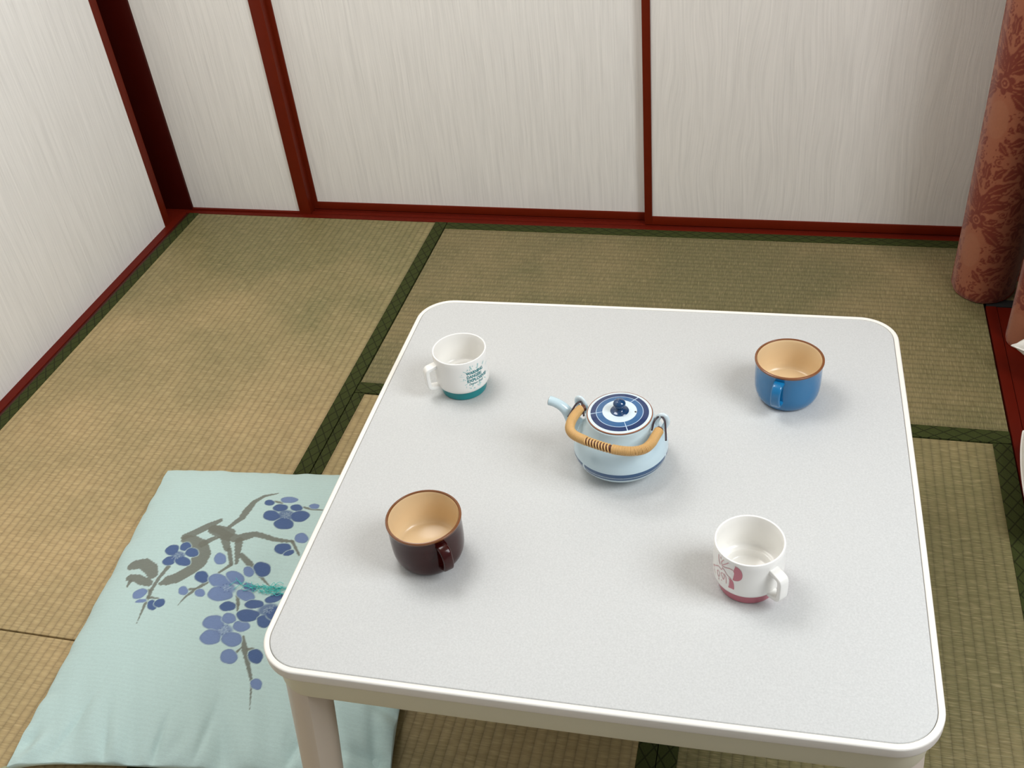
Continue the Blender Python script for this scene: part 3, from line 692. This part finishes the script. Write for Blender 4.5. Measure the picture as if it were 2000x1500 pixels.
CB = npl((189, 213, 210)); CD = npl((76, 98, 142)); CM = npl((116, 136, 176)); CG = npl((114, 116, 106)); CL = npl((190, 208, 214))
def ss(x, a, b):
    t = np.clip((x-a)/(b-a), 0, 1); return t*t*(3-2*t)
def zabuton():
    TL, TR_, BR, BL = np.array([.468, -.990]), np.array([1.020, -.938]), np.array([1.104, -1.540]), np.array([.538, -1.611])
    NU, NV = 440, 480
    u = np.linspace(-1, 1, NU); v = np.linspace(-1, 1, NV)
    # crowd rows towards the rim, where the cloth rolls over
    U, V = np.meshgrid(np.sign(u)*(1-(1-np.abs(u))**1.12), np.sign(v)*(1-(1-np.abs(v))**1.12))
    # edges bow inwards a little between pointed corners
    bow = .026
    Ue = U*(1-bow*(1-V**4)*np.abs(U)**3*0.9+0*V); Ve = V*(1-bow*(1-U**4)*np.abs(V)**3)
    # pleats gathered near the rim
    def wr(t, ph): return np.sin(t*19+ph)*.5+np.sin(t*31+ph*2.1)*.35+np.sin(t*53+ph*.7)*.2
    s = (Ue+1)/2; t = (Ve+1)/2
    X = (1-s)*(1-t)*BL[0]+s*(1-t)*BR[0]+s*t*TR_[0]+(1-s)*t*TL[0]
    Y = (1-s)*(1-t)*BL[1]+s*(1-t)*BR[1]+s*t*TR_[1]+(1-s)*t*TL[1]
    fu = np.clip(1-np.abs(U)**3.0, 0, 1)**.62; fv = np.clip(1-np.where(V < 0, np.abs(V)**1.9, np.abs(V)**3.2), 0, 1)**.66
    Z = .026+.036*fu*fv-.004*(1-fu*fv)
    eb = np.exp(-((1+V)/.34)**2)  # near edge
    el = np.exp(-((1+U)/.10)**2); et = np.exp(-((1-V)/.08)**2); er = np.exp(-((1-U)/.28)**2)
    Z += .0062*eb*wr(U*.8+V*.25, 1.0)*np.clip(fv, 0, 1)**.25+.0020*el*wr(V, 2.3)+.0016*et*wr(U, .4)+.0060*er*wr(V*.9+U*.3, 3.1)
    # sharper folds running in from the near and right edges
    for k in range(15):
        u0 = -1+2*(k+.5+.45*math.sin(k*2.7))/15; ln = .17+.07*math.sin(k*1.9); w_ = .034+.014*math.sin(k*3.3+1); sl = .35*math.sin(k*1.3)
        Z -= .0125*(1+.4*math.sin(k*4.1))*np.exp(-((U-u0-sl*(1+V))/w_)**2)*np.exp(-((1+V)/ln)**2)*np.clip(fv*1.4, 0, 1)
        Z += .0065*np.exp(-((U-u0-.07-sl*(1+V))/.045)**2)*np.exp(-((1+V)/ln)**2)*np.clip(fv*1.4, 0, 1)
    for k in range(9):
        v0 = -1+2*(k+.5)/9; Z -= .010*np.exp(-((V-v0-.5*math.sin(k*2.)*(1-U))/.036)**2)*np.exp(-((1-U)/.26)**2)*np.clip(fu*1.6, 0, 1)
    for k in range(8):
        v0 = -1+2*(k+.5)/8; Z -= .0022*np.exp(-((V-v0)/.03)**2)*np.exp(-((1+U)/.10)**2)
    c2 = np.exp(-(((1+U)/.17)**2+((1+V)/.17)**2)); Z += .006*c2*np.sin((U-V)*30)
    # slight sag towards the stitched middle
    Z -= .012*np.exp(-(((X-.80)/.05)**2+((Y+1.272)/.05)**2))
    Z += .0012*np.sin(X*23+1)*np.sin(Y*19+2)
    # pinch the corners down
    cor = (np.abs(U)*np.abs(V))**9; Z = Z*(1-cor)+.014*cor
    # colour
    n = NU*NV; x = X.ravel()*1000; y = Y.ravel()*1000
    C = np.tile(CB, (n, 1)).astype(np.float64)
    C *= (1+.03*np.sin(y*.9+3*np.sin(x*.01))[:, None]*RNG.random(n)[:, None])
    def paint(mask, col, k=1.0):
        m = (mask*k)[:, None]; C[:] = C*(1-m)+col*m
    def stroke(pts, col, k, dry=0.0):
        m = np.zeros(n)
        for (x0, y0, r0), (x1, y1, r1) in zip(pts, pts[1:]):
            dx, dy = x1-x0, y1-y0; L2 = dx*dx+dy*dy+1e-9
            rm = max(r0, r1)+2
            sel = np.where((x > min(x0, x1)-rm) & (x < max(x0, x1)+rm) & (y > min(y0, y1)-rm) & (y < max(y0, y1)+rm))[0]
            tt = np.clip(((x[sel]-x0)*dx+(y[sel]-y0)*dy)/L2, 0, 1)
            d = np.hypot(x[sel]-x0-tt*dx, y[sel]-y0-tt*dy)-(r0+(r1-r0)*tt)
            d = d+.9*np.sin(x[sel]*.7+y[sel]*.3)*np.sin(y[sel]*.9)*min(1, r0/5)
            m[sel] = np.maximum(m[sel], 1-ss(d, -.5, .5))
        paint(m, col, k)
    def ell(E, col, grow=1.0, k=1.0, soft=.05):
        cx, cy, ax, ay, bx, by = E[:6]; det = ax*by-ay*bx
        R = (math.hypot(ax, ay)+math.hypot(bx, by))*1.2
        sel = np.where((np.abs(x-cx) < R) & (np.abs(y-cy) < R))[0]
        px, py = x[sel]-cx, y[sel]-cy
        a = (px*by-py*bx)/det; b = (ax*py-ay*px)/det; r = np.hypot(a, b)/grow
        r = r*(1+.03*np.sin(3*np.arctan2(b, a)+cx)+.02*np.sin(5*np.arctan2(b, a)+cy))
        m = np.zeros(n); m[sel] = 1-ss(r, 1-soft, 1+soft); paint(m, col, k)
    for st in STROKES: stroke(st, CG, .92)
    for E in PETALS:
        ell(E, CB, 1+1.1/min(math.hypot(E[2], E[3]), math.hypot(E[4], E[5])), .75)
        col = CM if E[6] else CD
        ell(E, col*.86, 1.0, .95); ell(E, col*1.06, .86, .8, .16)
    for E in CENTRES:
        ell(E, CM if E[6] else CD, 1.0, .85, .25)
    for E in CENTRES:
        cx, cy = E[0], E[1]
        for k in range(9):
            a = 2*PI*k/9+cx; r1 = 7+2*math.sin(k*2.3)
            stroke([(cx+2.5*math.cos(a), cy+2.5*math.sin(a), .32), (cx+r1*math.cos(a), cy+r1*math.sin(a), .28)], CL, .8)
            if E[6]: stroke([(cx+(r1+1.4)*math.cos(a+.2), cy+(r1+1.4)*math.sin(a+.2), .7), (cx+(r1+1.5)*math.cos(a+.2), cy+(r1+1.6)*math.sin(a+.2), .7)], CD*.6, .9)
            else: stroke([(cx+(r1+1.2)*math.cos(a+.2), cy+(r1+1.2)*math.sin(a+.2), .6), (cx+(r1+1.3)*math.cos(a+.2), cy+(r1+1.3)*math.sin(a+.2), .6)], CL, .9)
    # thread streaks in the printed cloth
    C *= (1+.05*(RNG.random(n)-.5))[:, None]
    # underside
    Zb = np.full_like(Z, .0015)+.016*(1-fu*fv)*(1-cor)
    Xb, Yb = X, Y
    top = np.stack([X.ravel(), Y.ravel(), Z.ravel()], 1); 
    k = 4
    iu = np.unique(np.r_[np.arange(0, NU, k), NU-1]); iv = np.unique(np.r_[np.arange(0, NV, k), NV-1])
    bot = np.stack([Xb[np.ix_(iv, iu)].ravel(), Yb[np.ix_(iv, iu)].ravel(), Zb[np.ix_(iv, iu)].ravel()], 1)
    i = np.arange(NV-1)[:, None]*NU+np.arange(NU-1)[None, :]
    F = np.stack([i, i+1, i+NU+1, i+NU], -1).reshape(-1, 4)
    nb = len(iu); j = np.arange(len(iv)-1)[:, None]*nb+np.arange(nb-1)[None, :]+n
    FB = np.stack([j, j+nb, j+nb+1, j+1], -1).reshape(-1, 4)
    fl = F.tolist()+FB.tolist()
    # rim strip: join top rim to bottom rim
    def rim(tops, bots):
        # tops: full resolution indices; bots: coarse
        ti = 0
        for a in range(len(bots)-1):
            t0, t1 = tops[a], tops[a+1]
            seg_ = t0
            seq = list(seg_) if isinstance(seg_, list) else seg_
        return
    def side(full, coarse_pos, coarse):
        for a in range(len(coarse)-1):
            seq = full[coarse_pos[a]:coarse_pos[a+1]+1]
            fl.append([int(q) for q in seq][::-1]+[int(coarse[a]), int(coarse[a+1])])
    side(np.arange(NU), iu, n+np.arange(nb))
    side((NV-1)*NU+np.arange(NU), iu, n+(len(iv)-1)*nb+np.arange(nb))
    side(np.arange(NV)*NU, iv, n+np.arange(len(iv))*nb)
    side(np.arange(NV)*NU+NU-1, iv, n+np.arange(len(iv))*nb+nb-1)
    cols = np.vstack([C, np.tile(CB, (len(bot), 1))])
    e = empty('floor_cushion', (.79, -1.28, 0), 'mint green floor cushion printed with blue blossoms, partly under the table', 'cushion')
    cl = attr_mat('mint_cotton', .85, .2, (160, 1100, 300), sheen=.15)
    o = mesh('cushion_body', np.vstack([top, bot]), fl, cl, e, True, cols=cols)
    bm = bmesh.new(); bm.from_mesh(o.data); bmesh.ops.recalc_face_normals(bm, faces=bm.faces); bm.to_mesh(o.data); bm.free()
    o.location = (-.79, 1.28, 0)
    def height(px, py):
        d = (X-px)**2+(Y-py)**2; return float(Z.ravel()[int(np.argmin(d))])
    def strands(name, specs, mat, rad):
        vs = []; fs = []; m = 5
        for pts in specs:
            P = smooth_path(pts, 10); b = len(vs)
            for q, p in enumerate(P):
                T = Vector(P[min(q+1, 10)]-P[max(q-1, 0)]); T.normalize()
                S_ = T.cross(Vector((.01, .02, 1))).normalized(); W = S_.cross(T)
                for k in range(m):
                    a = 2*PI*k/m; vs.append(tuple(Vector(p)+S_*rad*math.cos(a)+W*rad*math.sin(a)))
            for q in range(10):
                for k in range(m):
                    k2 = (k+1) % m; fs.append([b+q*m+k, b+q*m+k2, b+(q+1)*m+k2, b+(q+1)*m+k])
        ob = mesh(name, vs, fs, mat, e, True); ob.location = (-.79, 1.28, 0); return ob
    sp = []
    for i_ in range(28):
        y0 = -1.268+random.uniform(-.007, .007); x0 = .795+random.uniform(-.006, .030)
        L_ = random.uniform(.020, .048); sgn = random.choice([1, 1, -1]); pts = []
        for q in range(5):
            px = x0+sgn*L_*q/4; py = y0+random.uniform(-.005, .005)-.002*q*random.uniform(-1, 1)
            pts.append((px, py, height(px, py)+.0012+random.uniform(0, .0045)*(1 if 0 < q < 4 else .2)))
        sp.append(pts)
    tf = strands('centre_tuft', sp, plain('teal_thread', (78, 206, 200), .6), .00040); tf['label'] = 'teal thread tuft'
    for (cx, cy, dx, dy) in ((BL[0], BL[1], -.4, -.9), (BR[0], BR[1], .8, -.6), (TR_[0], TR_[1], .7, .7)):
        sp = []
        for i_ in range(34):
            a = math.atan2(dy, dx)+random.uniform(-1.0, 1.0); L_ = random.uniform(.02, .036)
            pts = [(cx-.004*dx, cy-.004*dy, .012)]
            for q in range(1, 5):
                pts.append((cx+L_*q/4*math.cos(a)+random.uniform(-.0015, .0015), cy+L_*q/4*math.sin(a)+random.uniform(-.0015, .0015), max(.0014, .014-.0035*q+random.uniform(-.001, .002))))
            sp.append(pts)
        tz = strands('corner_tassel', sp, plain('tassel_thread', (170, 172, 140), .7), .0006); tz['label'] = 'loose greenish corner threads'
    return e
zabuton()

# ---------------------------------------------------------------- curtains
CO = npl((148, 84, 56)); CR = npl((112, 38, 16)); CO2 = npl((160, 104, 74))
TW, THT = .235, .286
def build_tile(W=220, H=268):
    """one repeat of the damask: 0 ground, 1 dark motif"""
    THT = .262
    gx, gy = np.meshgrid((np.arange(W)+.5)/W*.215-.1075, (np.arange(H)+.5)/H*THT)
    m = np.zeros((H, W)); ax = np.abs(gx)
    def ell(cx, cy, rx, ry, ang, sub=False, on=ax):
        nonlocal m
        for oy in (-THT, 0, THT):
            a = math.radians(ang); px, py = on-cx, gy-cy-oy
            q = np.hypot((px*math.cos(a)+py*math.sin(a))/rx, (-px*math.sin(a)+py*math.cos(a))/ry)
            v = 1-ss(q, .93, 1.07); m = m*(1-v) if sub else np.maximum(m, v)
    def leafmask(cx, cy, L, w, ang, cv, grow=1.0):
        tot = np.zeros((H, W)); rb = np.zeros((H, W))
        for oy in (-THT, 0, THT):
            a = math.radians(ang); px, py = ax-cx, gy-cy-oy
            u_ = (px*math.cos(a)+py*math.sin(a))/L; v_ = (-px*math.sin(a)+py*math.cos(a))/w-cv*4*(u_*(1-u_))
            uc = np.clip(u_, 0, 1)
            prof = np.where((u_ > 0) & (u_ < 1), np.sin(uc**.75*PI)*(1+.20*np.cos(uc*15))+(grow-1), -1)
            v = (1-ss(np.abs(v_)-prof, -.10, .10))*(u_ > 0)*(u_ < 1); tot = np.maximum(tot, v)
            rb = np.maximum(rb, (1-ss(np.abs(v_), .05, .16))*(u_ > .10)*(u_ < .78))
        return tot, rb
    def leaf(cx, cy, L, w, ang, cv=.45):
        nonlocal m
        t_, r_ = leafmask(cx, cy, L, w, ang, cv); m = np.maximum(m, t_); m = m*(1-r_*.85)
    def spiral(cx, cy, r, turns, ang, w, hand=1):
        nonlocal m
        for oy in (-THT, 0, THT):
            px, py = ax-cx, gy-cy-oy; rr = np.hypot(px, py); th = (np.arctan2(py, px)*hand-math.radians(ang)) % (2*PI)
            best = np.full_like(rr, 9.)
            for k in range(int(turns)+1):
                t_ = th+2*PI*k; ra = r*(1-t_/(2*PI*turns)*.88); d = np.where(t_ <= 2*PI*turns, np.abs(rr-ra)-w*(1-.5*t_/(2*PI*turns)), 9.)
                best = np.minimum(best, d)
            m = np.maximum(m, 1-ss(best, -.0004, .0004))
            m = np.maximum(m, 1-ss(rr-w*1.5, -.0004, .0004))
    # central rosette with stem and feathered leaves
    for k in range(6):
        a = math.radians(60*k+30); ell(.0125*math.cos(a), .078+.0125*math.sin(a), .0085, .0065, 60*k+30, on=gx)
    ell(0, .078, .0088, .0088, 0, True, on=gx); ell(0, .078, .0058, .0058, 0, on=gx); ell(0, .078, .0024, .0024, 0, True, on=gx)
    for (cx, cy, L, w, a) in ((.004, .092, .070, .0085, 72), (.004, .100, .055, .0070, 48), (.006, .096, .050, .0075, 25), (.012, .112, .050, .0080, 12), (.010, .132, .062, .0080, 34),
                              (.012, .070, .050, .0080, -20), (.016, .062, .060, .0085, -42), (.060, .094, .046, .0085, 60), (.064, .070, .040, .0080, -8), (.078, .040, .036, .0075, 80),
                              (.034, .168, .044, .0085, 30), (.030, .232, .045, .0075, 20), (.040, .022, .046, .0075, 8), (.070, .150, .034, .0070, 80), (.004, .160, .036, .0075, 84), (.050, .205, .050, .009, -60)):
        leaf(cx, cy, L, w, a)
    for (cx, cy, r, tn, a, w, h) in ((.050, .118, .0100, 1.4, 90, .0014, 1), (.040, .148, .0085, 1.3, 0, .0014, -1), (.074, .176, .0105, 1.5, 180, .0015, 1), (.020, .200, .0088, 1.4, 40, .0014, -1),
                                     (.090, .116, .0100, 1.4, 200, .0014, -1), (.020, .022, .0098, 1.5, 120, .0015, 1), (.088, .010, .0100, 1.5, 20, .0014, -1), (.050, .046, .0085, 1.3, 250, .0013, 1)):
        spiral(cx, cy, r, tn, a, w, h)
    # fill the rest of the ground with small curling leaves, scrolls and dots
    rg = np.random.default_rng(11); placed = 0
    oval = np.hypot(gx/.025, (((gy-.012+THT/2) % THT)-THT/2)/.039) < 1
    for k in range(900):
        cx, cy = rg.uniform(.002, .105), rg.uniform(0, THT); ang = rg.uniform(0, 360); kind = rg.integers(0, 4)
        sc = 1.0 if k < 350 else .7
        if kind < 3:
            L_, w_, cv = rg.uniform(.022, .038)*sc, rg.uniform(.0052, .0072)*sc, rg.uniform(-.9, .9)
            t_, r_ = leafmask(cx, cy, L_, w_, ang, cv); g_, _ = leafmask(cx, cy, L_, w_, ang, cv, 1.35)
        else:
            r0 = rg.uniform(.0062, .0085)*sc; g_ = np.zeros((H, W))
            for oy in (-THT, 0, THT): g_ = np.maximum(g_, (np.hypot(ax-cx, gy-cy-oy) < r0*1.2)*1.0)
        inside = (g_ > .5) & (gx > 0)
        if inside.sum() < 15 or ((m > .5) & inside).sum() > .02*inside.sum() or (oval & inside).any() or (inside & (ax > .106)).any() or (inside & (ax < .0012)).any(): continue
        if kind < 3: m = np.maximum(m, t_); m = m*(1-r_*.8)
        else: spiral(cx, cy, r0, 1.5, ang, .00135*sc, 1 if rg.random() < .5 else -1)
    for k in range(500):
        cx, cy, r0 = rg.uniform(.003, .104), rg.uniform(0, THT), rg.uniform(.0012, .0022)
        near = np.hypot(ax-cx, gy-cy) < r0*1.9
        if (m[near] > .3).any() or (oval & near).any(): continue
        ell(cx, cy, r0, r0, 0)
    # plain oval left clear on the axis below the rosette
    q = np.hypot(gx/.023, (((gy-.012+THT/2) % THT)-THT/2)/.037); cl = 1-ss(q, .90, 1.0); m = m*(1-cl)
    return m, cl
TILE, TCL = build_tile()
def curtain(name_loc, label, curve, ztop, shift, zoff, step=.0022):
    """curve: closed outline of the gathered cloth seen from above"""
    P = np.array([q[:2] for q in smooth_path([(a, b, 0) for a, b in curve]+[(curve[0][0], curve[0][1], 0)], 600)])
    d = np.r_[0, np.cumsum(np.hypot(*np.diff(P, axis=0).T))]; tot = d[-1]
    nu = int(tot/step); ul = np.linspace(0, tot, nu); px = np.interp(ul, d, P[:, 0]); py = np.interp(ul, d, P[:, 1])
    zs = np.r_[np.array([.002, .0024, .0045, .008, .012]), np.arange(.016, ztop, step)]
    cx, cy = px.mean(), py.mean()
    sh = np.ones(len(zs)); sh[0] = .955; sh[1] = .972; sh[2] = .987; sh[3] = .995
    Z, A = np.meshgrid(zs, np.arange(nu), indexing='ij')
    wav = 1+.012*np.sin(Z*9+A*.02)*np.sin(A*.045)
    X = cx+(px[None, :]-cx)*sh[:, None]*wav; Y = cy+(py[None, :]-cy)*sh[:, None]*wav
    uu = (ul[None, :]+shift)/TW; vv = (Z-zoff)/THT
    ti = ((uu % 1)*TILE.shape[1]).astype(int) % TILE.shape[1]; tj = ((vv % 1)*TILE.shape[0]).astype(int) % TILE.shape[0]
    mm = TILE[tj, ti*np.ones_like(tj)]; cc = TCL[tj, ti*np.ones_like(tj)]
    n = X.size
    C = (CO*(1-mm.ravel()[:, None])+CR*mm.ravel()[:, None]); C = C*(1-.35*cc.ravel()[:, None])+CO2*.35*cc.ravel()[:, None]
    C *= (1+.08*(RNG.random(n)-.5))[:, None]
    H_, W_ = X.shape
    i = np.arange(H_-1)[:, None]*W_+np.arange(W_-1)[None, :]
    F = np.stack([i, i+1, i+W_+1, i+W_], -1).reshape(-1, 4).tolist()
    e = empty('curtain', (cx, cy, 0), label, 'curtain', 'damask curtains at the right')
    o = mesh('damask_cloth', np.stack([X.ravel(), Y.ravel(), Z.ravel()], 1), F, M['damask'], e, True, cols=C)
    m_ = o.modifiers.new('thick', 'SOLIDIFY'); m_.thickness = .0012; m_.offset = -1
    o.location = (-cx, -cy, 0)
    # hem fold at the foot
    hem = [(cx+(a-cx)*.972, cy+(b-cy)*.972, .0075) for a, b in zip(px[::6][:-1], py[::6][:-1])]
    h = sweep('hem', hem, [(.0010, -.0055), (.0016, 0), (.0010, .0055), (-.0010, .0055), (-.0010, -.0055)], M['hem'], e, closed=True)
    h.location = (-cx, -cy, 0)
    return e
M['damask'] = attr_mat('damask_weave', .62, .35, (900, 900, 900), sheen=.2)
M['hem'] = plain('hem_cloth', (150, 66, 42), .7)
curtain('c', 'large bundled terracotta damask curtain standing at the right end of the back wall', [(1.9400, -.180), (1.9450, -.215), (1.9650, -.243), (1.990, -.2560), (2.020, -.252), (2.048, -.232), (2.066, -.200), (2.072, -.165), (2.098, -.150), (2.118, -.125), (2.100, -.098), (2.060, -.100), (2.030, -.118), (1.985, -.112), (1.952, -.140)], 1.75, .0625, .104)
curtain('c', 'second terracotta damask curtain at the right edge, its foot on the red sill board', [(2.026, -.372), (2.028, -.395), (2.046, -.415), (2.075, -.424), (2.110, -.418), (2.140, -.396), (2.150, -.360), (2.130, -.335), (2.090, -.330), (2.050, -.340), (2.034, -.352)], 1.75, .08, .03)

# ---------------------------------------------------------------- white pillows at the right edge
def pillow(loc, hx, hy, th, rotz, label, pinch, mat, lift=0.0, rnd=0.0):
    n = 64; vs = []; fs = []
    u = np.linspace(-1, 1, n); U, V = np.meshgrid(u, u)
    f = (np.clip(1-np.abs(U)**2.6, 0, 1)*np.clip(1-np.abs(V)**2.6, 0, 1))**.55
    bow = pinch
    X = hx*U*(1-bow*(1-V**2)*np.abs(U)); Y = hy*V*(1-bow*(1-U**2)*np.abs(V))
    X, Y = X*np.sqrt(1-rnd*V**2/2), Y*np.sqrt(1-rnd*U**2/2)
    wr = .003*np.sin(U*17+V*5)*np.exp(-((1-np.abs(U))/.3)**2)+.003*np.sin(V*15+U*4)*np.exp(-((1-np.abs(V))/.3)**2)
    Z = th*f+wr*f
    for s in (1, -1):
        for a, b, c in zip(X.ravel(), Y.ravel(), Z.ravel()): vs.append((a, b, th*(.96 if s > 0 else 1)*0+th+s*c*(1 if s > 0 else .92)))
    for s in (0, 1):
        for j in range(n-1):
            for i in range(n-1):
                q = s*n*n+j*n+i; fs.append([q, q+1, q+n+1, q+n] if s == 0 else [q, q+n, q+n+1, q+1])
    e = empty('white_pillow', (loc[0], loc[1], lift), label, 'pillow', 'white pillows at the right edge', rotz)
    o = mesh('pillow_body', vs, fs, mat, e, True)
    bm = bmesh.new(); bm.from_mesh(o.data); bmesh.ops.remove_doubles(bm, verts=bm.verts, dist=1e-5); bmesh.ops.recalc_face_normals(bm, faces=bm.faces); bm.to_mesh(o.data); bm.free()
    # piped seam round the edge
    ring = [(X[0, i], Y[0, i]) for i in range(n)]+[(X[i, -1], Y[i, -1]) for i in range(1, n)]+[(X[-1, i], Y[-1, i]) for i in range(n-2, -1, -1)]+[(X[i, 0], Y[i, 0]) for i in range(n-2, 0, -1)]
    sweep('seam', [(a, b, th) for a, b in ring], circ(.0016, 6), mat, e, closed=True)
    return e
pm = NT('white_textured_cotton'); o_, x_, y_, z_ = pm.objxyz()
g_ = pm.noise(pm.vec(pm.math('MULTIPLY', x_, 330.), pm.math('MULTIPLY', y_, 330.), pm.math('MULTIPLY', z_, 330.)), 1.0, 2)
pm.bump(g_, .0006, .7); PM = pm.set(.85, pm.mix(g_, s2l((226, 222, 214)), s2l((240, 237, 231))), .2)
pillow((2.190, -.520), .130, .130, .080, math.radians(43), 'white pillow with a pointed corner beside the second curtain, right edge', .12, PM, .003)
pillow((2.122, -.855), .142, .125, .058, math.radians(-4), 'white textured pillow lower down at the right edge, lying on the red sill', .04, PM, .003, .38)
